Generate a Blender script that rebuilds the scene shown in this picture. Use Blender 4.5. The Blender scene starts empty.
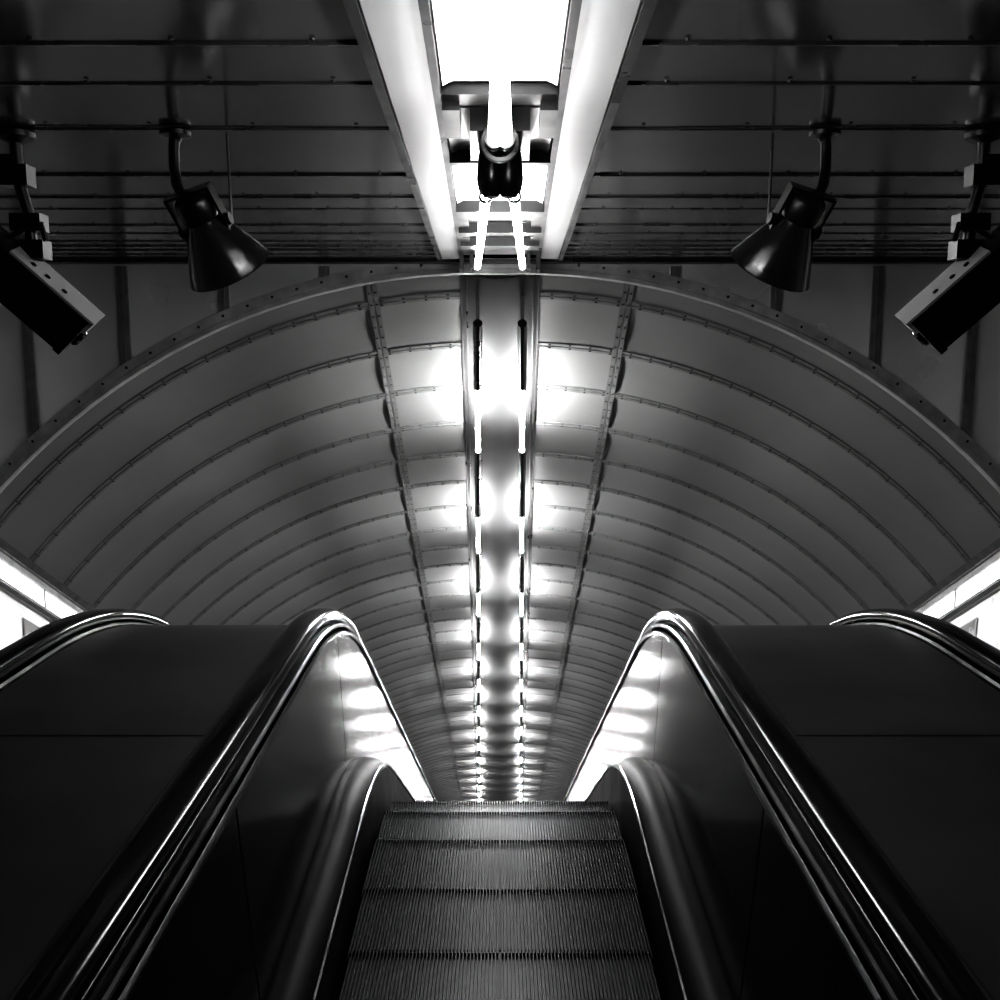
import bpy, bmesh, math, random
from mathutils import Vector, Matrix
random.seed(3)
sc = bpy.context.scene
try:
    sc.view_settings.view_transform = 'Standard'
except Exception: pass
for lk in ('High Contrast','Standard - High Contrast'):
    try:
        sc.view_settings.look = lk; break
    except Exception: pass

K = 0.0229            # each half of the shaft flares outwards by 1.3 degrees
T30 = math.tan(math.radians(30))
EYE = 1.6
CEIL = 2.30
YH = 6.4              # headwall
C0, R = 2.98, 2.0
LARC = R*math.pi/6
YEND = 48.0

# ---------------------------------------------------------------- materials
def mat(name, col, metal=0.0, rough=0.5, nscale=6.0, namp=0.25, ramp=0.12, emis=None, bump=0.0, stretch=(1,1,1), spec=0.5):
    m = bpy.data.materials.new(name); m.use_nodes = True
    nt = m.node_tree; b = nt.nodes['Principled BSDF']
    b.inputs['Metallic'].default_value = metal
    b.inputs['Specular IOR Level'].default_value = spec
    tc = nt.nodes.new('ShaderNodeTexCoord'); mp = nt.nodes.new('ShaderNodeMapping')
    mp.inputs['Scale'].default_value = stretch
    n = nt.nodes.new('ShaderNodeTexNoise'); n.inputs['Scale'].default_value = nscale; n.inputs['Detail'].default_value = 6
    nt.links.new(tc.outputs['Object'], mp.inputs['Vector']); nt.links.new(mp.outputs['Vector'], n.inputs['Vector'])
    cr = nt.nodes.new('ShaderNodeMapRange')
    cr.inputs['From Min'].default_value=.3; cr.inputs['From Max'].default_value=.7
    cr.inputs['To Min'].default_value = col*(1-namp); cr.inputs['To Max'].default_value = col*(1+namp)
    nt.links.new(n.outputs['Fac'], cr.inputs['Value'])
    cb = nt.nodes.new('ShaderNodeCombineColor')
    for i in range(3): nt.links.new(cr.outputs['Result'], cb.inputs[i])
    nt.links.new(cb.outputs['Color'], b.inputs['Base Color'])
    rr = nt.nodes.new('ShaderNodeMapRange')
    rr.inputs['From Min'].default_value=.3; rr.inputs['From Max'].default_value=.7
    rr.inputs['To Min'].default_value = max(.03, rough-ramp); rr.inputs['To Max'].default_value = min(1, rough+ramp)
    n2 = nt.nodes.new('ShaderNodeTexNoise'); n2.inputs['Scale'].default_value = nscale*.6; n2.inputs['Detail'].default_value = 3
    nt.links.new(mp.outputs['Vector'], n2.inputs['Vector'])
    nt.links.new(n2.outputs['Fac'], rr.inputs['Value']); nt.links.new(rr.outputs['Result'], b.inputs['Roughness'])
    if bump:
        bp = nt.nodes.new('ShaderNodeBump'); bp.inputs['Strength'].default_value = bump; bp.inputs['Distance'].default_value=.02
        nt.links.new(n2.outputs['Fac'], bp.inputs['Height']); nt.links.new(bp.outputs['Normal'], b.inputs['Normal'])
    if emis:
        b.inputs['Emission Color'].default_value = (1,1,1,1); b.inputs['Emission Strength'].default_value = emis
    return m

M_ceil  = mat('ceiling_aluminium', .27, .80, .15, 1.5, .10, .03, bump=.04, stretch=(.5,1.5,1))
M_seam  = mat('dark_seam', .004, 0, .6)
M_vault = mat('vault_panel_metal', .215, .40, .36, 1.2, .08, .03, bump=.02)
M_rib   = mat('rib_metal', .15, .35, .42, 12, .2)
M_bead  = mat('seam_bead_metal', .20, .8, .30, 12, .2)
M_rivet = mat('rivet_metal', .004, .3, .4)
M_head  = mat('headwall_metal', .58, .50, .26, 1.8, .08, .03, bump=.03)
M_rim   = mat('arch_rim_metal', .32, .35, .42, 10, .2)
M_white = mat('white_enamel', .75, .1, .35, 5, .04)
M_trough= mat('polished_trough', .40, .65, .34, 3, .03, .02)
M_plate = mat('trunking_plate_metal', .022, .1, .55, 3, .1, .04, spec=.3)
M_black = mat('black_rubber', .005, 0, .12, 10, .3, .04)
M_skirt = mat('black_skirt', .003, 0, .40, 10, .3, .04, spec=.06)
M_blackm= mat('black_paint', .006, .2, .35)
M_chrome= mat('brushed_steel', .28, 1, .20, 10, .10, .05)
M_bal   = mat('balustrade_metal', .030, .80, .17, 1.5, .15, .015, bump=.02, spec=.3)
M_deck  = mat('deck_metal', .050, .4, .36, 2.0, .40, .08)
M_step  = mat('step_aluminium', .030, .6, .32, 60, .12, .03)
M_gap   = mat('step_groove', .002, 0, .7)
M_wall  = mat('painted_wall', .04, 0, .6)
M_floor = mat('floor_tile', .04, 0, .4)
M_poster= mat('poster_dark', .02, 0, .3)
M_tube  = mat('fluorescent_glow', .9, 0, .4, emis=215)
M_tubeC = mat('fluorescent_glow_landing', .9, 0, .4, emis=44)
M_strip = mat('strip_light_diffuser', .9, 0, .4, emis=3.0)
M_horn  = mat('horn_grey_paint', .06, .7, .16, 6, .1, .03)
M_house = mat('camera_housing_light', .34, .2, .4, 6, .08)

# ---------------------------------------------------------------- mesh helper
class MB:
    def __init__(s): s.v=[]; s.f=[]
    def quad(s,a,b,c,d):
        n=len(s.v); s.v += [a,b,c,d]; s.f.append((n,n+1,n+2,n+3))
    def grid(s, rows, closed=False):
        n=len(s.v); w=len(rows[0])
        for r in rows: s.v += list(r)
        for i in range(len(rows)-1):
            for j in range(w if closed else w-1):
                j2=(j+1)%w
                s.f.append((n+i*w+j, n+i*w+j2, n+(i+1)*w+j2, n+(i+1)*w+j))
    def ngon(s, pts):
        n=len(s.v); s.v += list(pts); s.f.append(tuple(range(n,n+len(pts))))
    def box(s,x0,x1,y0,y1,z0,z1):
        n=len(s.v)
        s.v += [(x,y,z) for x in (x0,x1) for y in (y0,y1) for z in (z0,z1)]
        for f in ((0,1,3,2),(4,6,7,5),(0,4,5,1),(2,3,7,6),(0,2,6,4),(1,5,7,3)):
            s.f.append(tuple(n+i for i in f))
    def obox(s, c, ax, ay, az):
        n=len(s.v); c=Vector(c)
        s.v += [tuple(c+ax*i+ay*j+az*k) for i in (-1,1) for j in (-1,1) for k in (-1,1)]
        for f in ((0,1,3,2),(4,6,7,5),(0,4,5,1),(2,3,7,6),(0,2,6,4),(1,5,7,3)):
            s.f.append(tuple(n+i for i in f))
    def lathe(s, prof, org, axis, seg=32, cap=False):
        a=Vector(axis).normalized(); o=Vector(org)
        u=a.orthogonal().normalized(); w=a.cross(u)
        rows=[[tuple(o+a*d+(u*math.cos(t)+w*math.sin(t))*r) for t in [2*math.pi*i/seg for i in range(seg)]] for r,d in prof]
        s.grid(rows, True)
        if cap: s.ngon(rows[0]); s.ngon(rows[-1])
    def tube(s, pts, r, seg=10):
        pts=[Vector(p) for p in pts]; rows=[]
        for i,p in enumerate(pts):
            a=(pts[min(i+1,len(pts)-1)]-pts[max(i-1,0)]).normalized()
            ref=Vector((0,0,1)) if abs(a.z)<.8 else Vector((1,0,0))
            u=a.cross(ref).normalized(); w=a.cross(u)
            rows.append([tuple(p+(u*math.cos(t)+w*math.sin(t))*r) for t in [2*math.pi*k/seg for k in range(seg)]])
        s.grid(rows, True); s.ngon(rows[0]); s.ngon(rows[-1])

def mk(name, mb, m, mode='B', parent=None, warp=True, clip=False, ang=35):
    bm=bmesh.new()
    vs=[bm.verts.new((x-(K*y if warp else 0),y,z)) for x,y,z in mb.v]
    for f in mb.f:
        try: bm.faces.new([vs[i] for i in f])
        except ValueError: pass
    if clip:
        bmesh.ops.bisect_plane(bm, geom=bm.verts[:]+bm.edges[:]+bm.faces[:], plane_co=(0,0,0), plane_no=(1,0,0), clear_outer=True, dist=1e-5)
    if mode=='B':
        g=bmesh.ops.duplicate(bm, geom=bm.verts[:]+bm.edges[:]+bm.faces[:])['geom']
        for e in g:
            if isinstance(e,bmesh.types.BMVert): e.co.x=-e.co.x
        bmesh.ops.reverse_faces(bm, faces=[e for e in g if isinstance(e,bmesh.types.BMFace)])
    elif mode=='R':
        for v in bm.verts: v.co.x=-v.co.x
        bmesh.ops.reverse_faces(bm, faces=bm.faces[:])
    bmesh.ops.remove_doubles(bm, verts=bm.verts[:], dist=1e-5)
    me=bpy.data.meshes.new(name); bm.to_mesh(me); bm.free()
    for p in me.polygons: p.use_smooth=True
    me.set_sharp_from_angle(angle=math.radians(ang))
    me.materials.append(m)
    ob=bpy.data.objects.new(name, me); sc.collection.objects.link(ob)
    if parent:
        ob.parent=parent; ob.location=-parent.location
    return ob

def empty(name, loc=(0,0,0)):
    e=bpy.data.objects.new(name,None); e.location=loc; sc.collection.objects.link(e); e.empty_display_size=.2
    return e

# ---------------------------------------------------------------- escalator path
def Q(s,h):
    if s<=C0: return (s,h)
    if s<=C0+LARC:
        t=(s-C0)/R; return (C0+(R+h)*math.sin(t), -R+(R+h)*math.cos(t))
    t=math.pi/6; d=s-C0-LARC
    return (C0+(R+h)*math.sin(t)+d*math.cos(t), -R+(R+h)*math.cos(t)-d*math.sin(t))
def srange(a,b):
    s=[a,b]
    for i in range(25):
        q=C0+LARC*i/24
        if a<q<b: s.append(q)
    q=C0+LARC+1
    while q<b:
        if q>a: s.append(q)
        q+=3
    return sorted(set(s))
S0,S1=-.7,46.0
def sweep(mb, prof, a, b, closed=False, cap=False):
    rows=[]
    for s in srange(a,b):
        rows.append([(x,)+Q(s,h) for x,h in prof])
    mb.grid(rows, closed)
    if cap and closed: mb.ngon(rows[0]); mb.ngon(rows[-1])
def segs(mb, prof, seams, gap=.006):
    for a,b in zip(seams[:-1],seams[1:]): sweep(mb, prof, a+gap/2, b-gap/2)

P_hand=[(-.602+.048*math.copysign(abs(math.cos(t))**.75,math.cos(t)), .735+.028*math.copysign(abs(math.sin(t))**.75,math.sin(t))) for t in [2*math.pi*i/20 for i in range(20)]]
P_trim=[(-.575,.704),(-.543,.704),(-.538,.700),(-.538,.692),(-.543,.688),(-.575,.686)]
P_trim2=[(-.536,.676),(-.526,.674),(-.523,.667),(-.528,.660),(-.540,.660)]
P_trimo=[(-.625,.706),(-.652,.710),(-.658,.702),(-.655,.68),(-.625,.68)]
P_pan=[(-.536,.664),(-.495,.16)]
P_back=[(-.58,.70),(-.56,.10)]
P_ideck=[(-.500,.166),(-.480,.174),(-.440,.168),(-.400,.150),(-.388,.135)]
P_bead=[(-.392,.146),(-.388,.149),(-.383,.147),(-.380,.140),(-.383,.132),(-.388,.130)]
P_skirt=[(-.384,.130),(-.372,-.12)]
def esc_side(mbs, fx):
    def f(p): return [(fx(x),h) for x,h in p]
    sweep(mbs['handrail'], f(P_hand), S0, S1, True, True)
    for p in (P_trim,P_trim2,P_trimo,P_bead): sweep(mbs['trim'], f(p), S0, S1, True, True)
    seams=[S0,.6,2.0,3.4,4.7]+[4.7+1.4*i for i in range(1,30)]
    segs(mbs['panel'], f(P_pan), seams, .010)
    sweep(mbs['back'], f(P_back), S0, S1)
    sweep(mbs['skirt'], f(P_ideck), S0, S1)
    sweep(mbs['skirt'], f(P_skirt), S0, S1)
PARTS=[('handrail',M_black),('trim',M_chrome),('panel',M_bal),('back',M_gap),('skirt',M_skirt),('steps',M_step),('step_base',M_gap)]
PIT=.33
def steps(mb, base, xa, xb):
    s=-.49
    while s<S1-.4:
        y0,_=Q(s,0); y1,z=Q(s+PIT,0)
        near = (1.2<s<8.0)
        ya,yb=y0+.003,y1-.003
        a,b=xa(y0),xb(y0)
        pitch=.0098 if near else .06
        n=max(2,int((b-a)/pitch)); w=(b-a)/n
        prof=[]
        for j in range(n):
            x=a+j*w
            prof += [(x,-.016),(x+.56*w,-.016),(x+.62*w,0),(x+.92*w,0),(x+w*.999,-.016)]
        rows=[[(x,ya,z+h) for x,h in prof],[(x,yb-.003,z+h) for x,h in prof],[(x,yb,z+h-.003) for x,h in prof]]
        mb.grid(rows)
        mb.grid([[(x,yb+h*.2,z-.004) for x,h in prof],[(x,yb+h*.2,z-.21) for x,h in prof]])
        base.quad((a,y0-.01,z-.018),(b,y0-.01,z-.018),(b,y1+.0,z-.018),(a,y1+.0,z-.018))
        s+=PIT

SW=.368
E=empty('escalator',(0,1.2,0))
mbs={p:MB() for p,_ in PARTS}
esc_side(mbs, lambda x:x)
for p,m in PARTS[:5]: mk(p, mbs[p], m, 'B', E)
steps(mbs['steps'], mbs['step_base'], lambda y:-(SW+K*y), lambda y:0.0)
mk('steps', mbs['steps'], M_step, 'B', E, warp=False); mk('step_base', mbs['step_base'], M_gap, 'B', E, warp=False)
CX=-2.02
for mode,sg in (('L',-1),('R',1)):
    E2=empty('escalator',(sg*2.05,1.2,0))
    mbs={p:MB() for p,_ in PARTS}
    esc_side(mbs, lambda x:CX+x); esc_side(mbs, lambda x:CX-x)
    steps(mbs['steps'], mbs['step_base'], lambda y:CX-SW-K*y, lambda y:CX+SW-K*y)
    for p,m in PARTS: mk(p, mbs[p], m, mode, E2, warp=(p not in('steps','step_base')))

dseams=[S0,.45,2.29]+[2.29+1.9*i for i in range(1,24)]
for mode in 'LR':
    D=empty('escalator_deck',(-1.0 if mode=='L' else 1.0,2,.6))
    mb=MB(); segs(mb, [(-.657,.64),(-.659,.690),(-.670,.698),(-1.352,.698),(-1.363,.690),(-1.365,.64)], dseams,.008)
    mk('inner_deck', mb, M_deck, mode, D)
    mb=MB(); segs(mb, [(-2.675,.64),(-2.677,.690),(-2.688,.698),(-3.44,.698),(-3.45,.69),(-3.455,.60)], dseams,.008)
    mk('outer_deck', mb, M_deck, mode, D)
    mb=MB(); sweep(mb, [(-.655,.66),(-1.365,.66)], S0, S1); sweep(mb, [(-2.675,.66),(-3.45,.66)], S0, S1)
    mb.box(-1.36,-.66,S0-.01,S0,0,.70); mb.box(-3.45,-2.68,S0-.01,S0,0,.70)
    mk('underside', mb, M_gap, mode, D)

# ---------------------------------------------------------------- vaulted shaft
A,B=4.8,5.54
ZC=EYE+.634
def Zc(x): return ZC-B*(1-math.sqrt(1-(x/A)**2))
XS=-3.47
def V(x,y,o=0): return (x,y,Zc(x)-T30*(y-YH)-o)
xs=[XS+ (1.35-XS)*i/56 for i in range(57)]
RING=.55
shaft=empty('tunnel_vault',(0,20,0))
mb=MB(); rb=MB()
y=YH+.22-RING
ring_y=[]
while y<YEND:
    ring_y.append(y)
    ys=[(y+.03,0),(y+.12,-.010),(y+.27,-.017),(y+.43,-.010),(y+RING-.03,0)]
    ys=[(a,o) for a,o in ys if a>=YH-.001]
    if len(ys)>1: mb.grid([[V(x,a,o) for x in xs] for a,o in ys])
    if y>YH:
        rb.grid([[V(x,a,o) for x in xs] for a,o in ((y-.034,-.01),(y-.033,.008),(y-.005,.009),(y-.005,-.006),(y+.005,-.006),(y+.005,.009),(y+.033,.008),(y+.034,-.01))])
    y+=RING
mb.grid([[V(x,a,0) for x in xs] for a in (YH,YH+.20)])
mk('vault_panels', mb, M_vault,'B',shaft,clip=True)
mk('vault_ribs', rb, M_rib,'B',shaft,clip=True)
lb=MB()
def lstrip(xc,w,o):
    p=[(xc-w,o),(xc-.004,o),(xc-.0035,0),(xc+.0035,0),(xc+.004,o),(xc+w,o)]
    lb.grid([[V(x,a,oo) for x,oo in p] for a in (YH,YEND)])
lstrip(-.70,.036,.0105)
lstrip(-3.43,.04,.012)
mk('longitudinal_strip', lb, M_rib,'B',shaft,ang=10)
rv=MB()
def rivet(c, n, r=.009):
    n=Vector(n).normalized(); u=n.orthogonal().normalized(); w=n.cross(u); c=Vector(c)
    rv.grid([[tuple(c+n*d+(u*math.cos(t)+w*math.sin(t))*q) for t in [math.pi*i/3 for i in range(6)]] for q,d in ((r,0),(r*.8,r*.4),(r*.1,r*.6))],True)
for yy in ring_y:
    if yy<YH or yy>YH+9: continue
    x=-3.35
    while x<0:
        for dy in (-.019,.019): rivet(V(x,yy+dy,.008),(0,-.3,-1),.011)
        x+=.15
yy=YH+.1
while yy<YH+12:
    for dx in (-.020,.020): rivet(V(-.70+dx,yy,.0105),(0,-.3,-1),.010)
    yy+=.12
rim=MB()
def rimrow(x):
    e=1e-3; dz=(Zc(x+e)-Zc(x-e))/(2*e); L=math.hypot(1,dz); nx,nz=dz/L,-1/L
    z=Zc(x)
    P=lambda d,yo:(x-nx*d, YH+yo, z-nz*d)
    return [P(-.015,.03),P(-.02,-.035),P(-.01,-.055),P(.015,-.055),P(.020,-.035),P(.085,-.035),P(.09,0)]
rim.grid([rimrow(x) for x in xs])
mk('arch_rim', rim, M_rim,'B',shaft,clip=True)
x=-3.4
while x<-.2:
    e=1e-3; dz=(Zc(x+e)-Zc(x-e))/(2*e); L=math.hypot(1,dz)
    rivet((x-dz/L*.055,YH-.035,Zc(x)+.055/L),(0,-1,0),.010); x+=.16
mk('rivets', rv, M_rivet,'B',shaft)

hw=MB()
top=CEIL
strips=[-(X-K*YH) for X in (4.75,3.75,3.10,2.46,1.80,1.14,.0)]
for a,b in zip(strips[:-1],strips[1:]):
    n=14; px=[a+(b-a)*i/n for i in range(n+1)]
    bul=lambda x:.022*(1-((2*(x-a)/(b-a))-1)**2)
    hw.grid([[(x,YH-bul(x),top) for x in px],[(x,YH-bul(x),(Zc(x) if x>XS else -3)) for x in px]])
hw.quad((-4.75,YH+.002,-.8),(XS,YH+.002,-.8),(XS,YH+.002,-3),(-4.75,YH+.002,-3))
mk('wall_front', hw, M_head,'B',clip=True)
hs=MB()
for X in (1.14,1.80,2.46,3.10,3.75):
    x=-(X-K*YH)
    zb=Zc(x)+.05 if x>XS else -.5
    hs.box(x-.032,x+.032,YH-.022,YH-.001,zb,CEIL-.03)
    hs.box(x-.006,x+.006,YH-.028,YH-.021,zb,CEIL-.03)
mk('trim_1', hs, M_rib,'B')
hb=MB(); hb.box(-4.7,1,YH-.16,YH-.06,CEIL-.020,CEIL-.001); mk('trim_2', hb, M_blackm,'B',clip=True)

ZS=Zc(XS)
for mode,nm in (('L','wall_left'),('R','wall_right')):
    w=MB()
    def zt(y): return ZS-T30*(y-YH)
    w.quad((XS-.02,YH,zt(YH)+.02),(XS-.02,YEND,zt(YEND)+.02),(XS-.02,YEND,zt(YEND)-3.2),(XS-.02,YH,zt(YH)-3.2))
    w.quad((-4.75,-4,-.1),(-4.75,YH,-.1),(-4.75,YH,2.4),(-4.75,-4,2.4))
    mk(nm,w,M_white,mode)
    L=empty('strip_light',(-4 if mode=='L' else 4,12,-2))
    s=MB(); s.quad((XS+.03,YH+.05,zt(YH)-.05),(XS+.03,YEND,zt(YEND)-.05),(XS+.005,YEND,zt(YEND)-.20),(XS+.005,YH+.05,zt(YH)-.20))
    mk('diffuser',s,M_strip,mode,L)
    s=MB()
    for a,b in ((.0,-.05),(-.20,-.225)):
        s.grid([[(XS-.01,yy,zt(yy)+a),(XS+.05,yy,zt(yy)+a),(XS+.05,yy,zt(yy)+b),(XS-.01,yy,zt(yy)+b)] for yy in (YH,YEND)],True)
    yy=YH+1
    while yy<30:
        s.grid([[(XS+.04,q,zt(q)-.04),(XS+.04,q,zt(q)-.21)] for q in (yy,yy+.04)]); yy+=1.5
    mk('housing',s,M_rib,mode,L)
    p=MB(); q=7.15
    while q<30:
        p.quad((XS-.012,q,zt(q)-.36),(XS-.012,q+.3,zt(q+.3)-.36),(XS-.012,q+.3,zt(q+.3)-.96),(XS-.012,q,zt(q)-.96)); q+=1.1
    mk('poster_row',p,M_poster,mode)
e=MB(); e.quad((-8,YEND+1.5,-40),(1,YEND+1.5,-40),(1,YEND+1.5,5),(-8,YEND+1.5,5)); mk('wall_end',e,M_wall,'B',warp=False,clip=True)
e=MB(); e.box(-4.9,0,-4.2,-4.1,-.2,2.5); mk('wall_back',e,M_wall,'B',warp=False)
e=MB(); e.box(-4.9,0,-4.1,S0-.02,-.1,0); mk('floor',e,M_floor,'B',warp=False)

# ---------------------------------------------------------------- landing ceiling
CEDGE=-.225
seamsY=[-4,-3,-2.2,-1.5,-.8,-.2,.4,.95,1.4,1.85,2.19,2.49,2.94,3.6,4.06,4.34,4.8,5.1,5.4,5.6,5.8,6.0,YH]
cm=MB(); cs=MB(); cbd=MB()
for i,(a,b) in enumerate(zip(seamsY[:-1],seamsY[1:])):
    t=random.uniform(-.004,.004)
    cm.grid([[(x,yy,CEIL+o*(1 if i%2 else .3)) for x,o in zip((-4.75,-3.6,-2.4,-1.2,CEDGE),[o0+random.uniform(-.002,.002) for _ in range(5)])] for yy,o0 in ((a+.003,.0),((a+b)/2,t*.4),(b-.003,t))])
    if b<YH:
        cs.box(-4.75,CEDGE,b-.010,b+.010,CEIL+.004,CEIL+.012)
        cbd.tube([(-4.75,b-.010,CEIL-.002),(CEDGE,b-.010,CEIL-.002)],.003 if i%3 else .006,6)
c=empty('ceiling',(0,2,CEIL))
mk('ceiling_panels',cm,M_ceil,'B',c); mk('ceiling_seams',cs,M_seam,'B',c); mk('ceiling_beads',cbd,M_bead,'B',c)
cl=MB()
cl.box(-4.8,1,-4,YH,CEIL+.08,CEIL+.1); mk('ceiling_slab',cl,M_wall,'B',c,clip=True)
rv=MB()
for yy in seamsY:
    if yy<1.3: continue
    x=-.35
    while x>-3.5: rivet((x,yy-.04,CEIL-.003),(0,0,-1),.007); x-=.3
mk('ceiling_screws',rv,M_rivet,'B',c)
ct=MB()
ct.grid([[(x,yy,z) for x,z in ((CEDGE-.002,CEIL-.004),(CEDGE+.004,CEIL-.010),(-.095,CEIL-.004),(-.095,CEIL+.02),(.3,CEIL+.02))] for yy in (-4,YH-.22)])
mk('light_trough',ct,M_trough,'B',c,clip=True)
ct=MB()
ct.box(CEDGE-.026,CEDGE-.001,-4,YH-.22,CEIL-.016,CEIL+.02)
ct.box(-.110,-.090,-4,YH-.22,CEIL-.016,CEIL+.02)
mk('trough_edge',ct,M_blackm,'B',c)

def fitting(y0,y1,cx0,cx1,zt,r0,r1):
    F=empty('fluorescent_light',(0,(y0+y1)/2,zt))
    t=MB(); t.tube([(cx0,y0,zt),(cx0+(cx1-cx0)*.5,(y0+y1)/2,zt),(cx1,y1,zt)],.017,10); mk('tube',t,M_tubeC,'B',F,clip=True)
    h=MB()
    h.grid([[(-.085,yy,CEIL-.0),(-.06,yy,CEIL+.012),(.2,yy,CEIL+.012)] for yy in (r0,r1)])
    mk('reflector',h,M_white,'B',F,clip=True)
    h=MB()
    for yy,cx in ((y0,cx0),(y1,cx1)):
        h.lathe([(.019,-.02),(.025,-.02),(.025,.02),(.019,.02)],(cx,yy,zt),(0,1,0),18)
        h.box(cx-.012,cx+.012,yy-.01,yy+.01,zt+.015,CEIL+.01)
    mk('lampholder',h,M_blackm,'B',F,clip=True)
    return F
fitting(-3.0,-1.4,.045,.045,2.20,-3.1,-1.3)
fitting(.9,2.63,.045,.045,2.20,.8,2.50)
F=fitting(3.45,5.75,.03,.0,2.20,2.75,4.2)
j=MB()
j.lathe([(.002,-.085),(.022,-.080),(.036,-.06),(.042,-.03),(.040,.01),(.034,.05),(.030,.10)],(.040,2.95,2.19),(0,0,1),24)
j.box(-.02,.09,2.72,3.1,2.245,2.308)
j.box(-.09,.2,2.52,2.62,2.285,2.312)
j.box(-.09,-.045,2.58,2.88,2.262,2.308)
j.box(-.09,.2,3.25,3.30,2.27,2.312)
j.box(-.09,.2,4.2,4.40,2.265,2.312)
j.box(-.09,-.04,4.46,5.9,2.285,2.312)
j.box(-.09,.2,4.8,4.9,2.262,2.312)
j.box(-.09,.2,5.3,5.45,2.262,2.312)
mk('junction_box',j,M_blackm,'B',F,clip=True)
j=MB(); j.lathe([(.040,-.012),(.050,-.010),(.053,.0),(.050,.012),(.042,.012),(.040,0)],(.0603,2.66,2.20),(0,1,0),32)
mk('end_ring',j,M_bead,'B',F,clip=True)
j=MB()
for cx in (-.095,-.035): j.box(cx-.012,cx+.012,5.85,6.12,2.20,2.298)
mk('bracket',j,M_blackm,'B',F)

# ---------------------------------------------------------------- tunnel lamp row
HG=.31
for mode in 'LR':
    F=empty('fluorescent_light_row',(-.3 if mode=='L' else .3,20,-5))
    t=MB(); h=MB()
    for n in range(-1,18):
        a=YH+.76+2.25*n; b=a+.98
        if n>=0: t.tube([V(0,a,HG),V(0,b,HG)],.017,8)
        g0,g1=b,b+1.27
        g0=max(g0,YH+.05)
        h.tube([V(0,g0-.02,HG),V(0,g1+.02,HG)],.032,10)
        for q in (g0+.15,g1-.15):
            if q<YH+.1: continue
            h.box(-.010,.010,q-.012,q+.012,V(0,q,HG)[2],V(0,q,-.01)[2])
    mk('tubes',t,M_tube,mode,F); mk('lampholders',h,M_blackm,mode,F)
tr=MB()
for x0,x1,d in ((-.116,-.104,.016),(-.078,-.068,.03),(.060,.074,.03)):
    tr.grid([[V(x0,yy,-.0),V(x0,yy,d),V(x1,yy,d),V(x1,yy,-.0)] for yy in (YH,YEND-1)])
TR=empty('cable_trunking',(0,20,-5))
mk('rails',tr,M_blackm,'B',TR,clip=True)
tr=MB(); tr.grid([[V(-.104,yy,.014),V(1.2,yy,.014)] for yy in (YH,YEND-1)]); mk('plate',tr,M_plate,'B',TR,clip=True)

# ---------------------------------------------------------------- horn loudspeakers
for mode,sg in (('L',1),('R',-1)):
    H=empty('horn_loudspeaker',(-.85*sg,2.95,2.05))
    ax=Vector((.060,.10,-.155)).normalized(); th=Vector((-.878,2.92,2.040))
    m=MB(); m.lathe([(.044,-.02),(.050,.0),(.060,.02),(.080,.055),(.100,.095),(.118,.135),(.127,.158),(.131,.164),(.126,.164),(.112,.135),(.090,.09),(.06,.04),(.03,.02),(.001,.01)],th,ax,48)
    mk('horn',m,M_horn,mode,H,warp=False)
    m=MB(); m.lathe([(.001,-.085),(.036,-.083),(.050,-.072),(.056,-.06),(.056,-.02),(.050,.0),(.048,.01)],th,ax,28)
    side=Vector((1,0,0))-ax*ax.x; side.normalize()
    f=ax.cross(side)
    for s_ in (-1,1):
        m.obox(th+side*s_*.068-ax*.02, side*.004, f*.022, ax*.068)
        m.lathe([(.001,-.008),(.018,-.008),(.018,.008),(.001,.008)],th+side*s_*.074+ax*.02,side,14)
    m.obox(th-ax*.088, side*.072, f*.022, ax*.004)
    mk('driver_bracket',m,M_blackm,mode,H,warp=False)
    m=MB(); m.tube([(-.955,2.94,2.296),(-.958,2.935,2.25),(-.958,2.93,2.19),(-.950,2.92,2.14),(-.93,2.91,2.10),(-.90,2.90,2.085)],.016,12)
    m.lathe([(.045,0),(.045,-.012),(.02,-.02),(.015,-.03)],(-.955,2.94,2.294),(0,0,1),24)
    mk('arm',m,M_blackm,mode,H,warp=False)
    m=MB(); m.tube([(-.805,2.95,2.294),(-.80,2.95,2.0)],.004,8); mk('rod',m,M_blackm,mode,H,warp=False)

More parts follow.
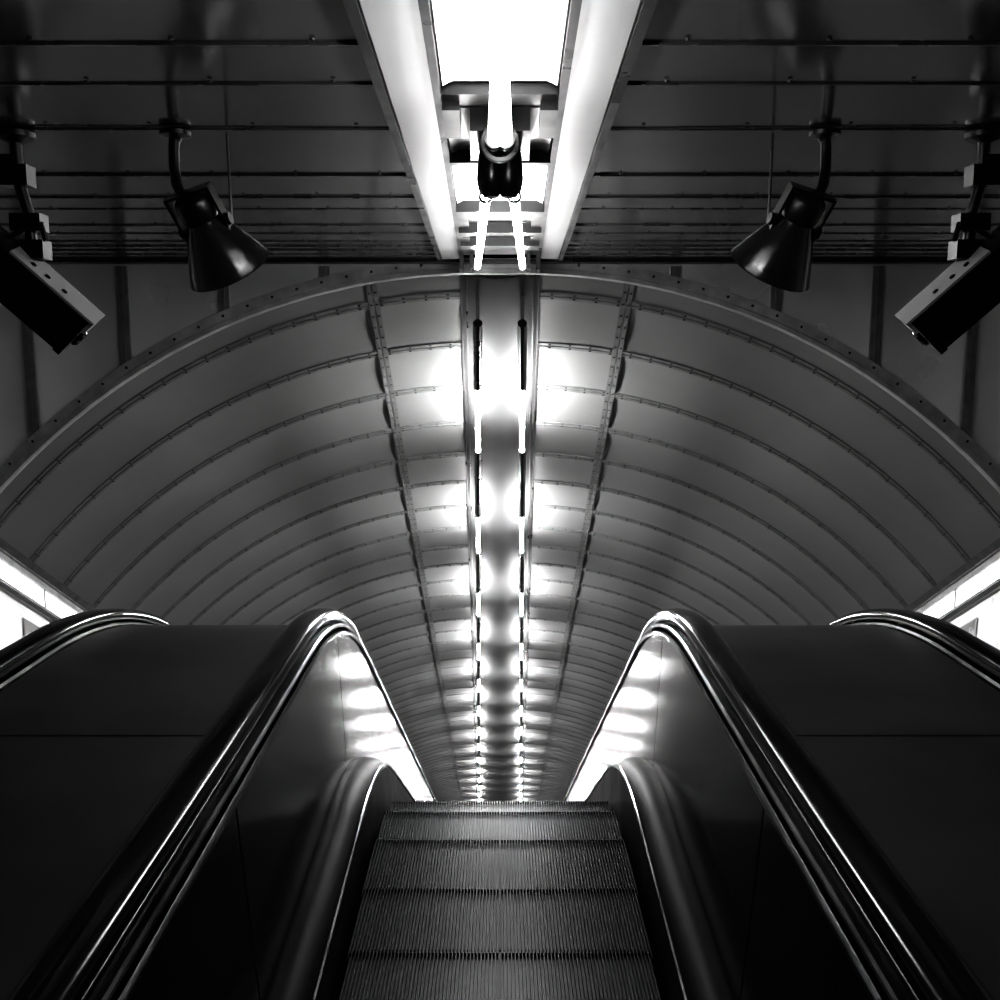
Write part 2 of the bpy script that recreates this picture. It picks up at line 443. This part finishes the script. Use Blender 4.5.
# ---------------------------------------------------------------- CCTV cameras
for mode,sg in (('L',1),('R',-1)):
    H=empty('security_camera',(-1.4*sg,2.95,1.9))
    P1=Vector((-1.56,2.90,1.985)); P2=Vector((-1.30,3.00,1.715)); d=(P2-P1).normalized(); Ln=(P2-P1).length/2
    cdir=-Vector((-1.4,2.95,.25)).normalized()
    n1=(cdir-d*cdir.dot(d)).normalized(); n2=d.cross(n1)
    if n2.x<0: n2=-n2
    a=math.radians(24)
    nd=n1*math.cos(a)-n2*math.sin(a); nl=n2*math.cos(a)+n1*math.sin(a)
    C=(P1+P2)/2
    m=MB(); m.obox(C,d*Ln,nd*.058,nl*.066)
    m.obox(C+d*(Ln-.005),d*.012,nd*.062,nl*.070)
    m.obox(C+nl*.068-d*.03,d*(Ln-.02),nd*.060,nl*.003)
    mk('body',m,M_blackm,mode,H,warp=False)
    m=MB(); m.obox(C+nl*.076+d*.065,d*(Ln-.045),nd*.056,nl*.004)
    m.obox(C+d*(Ln+.012)+nl*.05,d*.006,nd*.050,nl*.02)
    mk('sunshield',m,M_house,mode,H,warp=False)
    m=MB()
    for q in (-.02,.03,.09): m.lathe([(.009,0),(.009,.003),(.001,.004)],C+nl*.080+d*q+nd*.02,nl,12)
    m.lathe([(.03,0),(.032,.012),(.026,.016),(.02,.010),(.001,.008)],C+d*(Ln+.006)-nl*.01,d,24)
    mk('lens_and_screws',m,M_black,mode,H,warp=False)
    m=MB(); m.tube([(-1.43,2.95,2.294),(-1.43,2.95,2.16),(-1.405,2.95,2.06),(-1.40,2.95,1.96)],.018,12)
    m.box(-1.475,-1.39,2.92,2.98,2.14,2.20); m.box(-1.45,-1.36,2.92,2.98,2.01,2.06)
    m.box(-1.47,-1.43,2.93,2.97,2.19,2.23)
    m.lathe([(.055,0),(.055,-.015),(.02,-.03)],(-1.43,2.95,2.294),(0,0,1),20)
    m.tube([(-1.40,2.95,2.03),(-1.36,2.93,2.03),(-1.35,2.93,1.98)],.008,8)
    m.tube([(-1.40,2.95,2.03),(-1.46,2.93,1.99),(-1.55,2.93,2.02),(-1.62,2.93,2.1)],.008,8)
    m.box(-1.44,-1.36,2.93,2.99,1.93,1.985)
    mk('mount',m,M_blackm,mode,H,warp=False)

# ---------------------------------------------------------------- world + camera
w=bpy.data.worlds.new('World'); sc.world=w; w.use_nodes=True
w.node_tree.nodes['Background'].inputs[0].default_value=(0,0,0,1); w.node_tree.nodes['Background'].inputs[1].default_value=0
cam=bpy.data.cameras.new('Camera'); co=bpy.data.objects.new('Camera',cam); sc.collection.objects.link(co)
co.location=(0,0,EYE); co.rotation_euler=(math.radians(90-7.7),0,0)
cam.sensor_width=36; cam.lens=34.56; cam.clip_start=.05; cam.clip_end=200
sc.camera=co
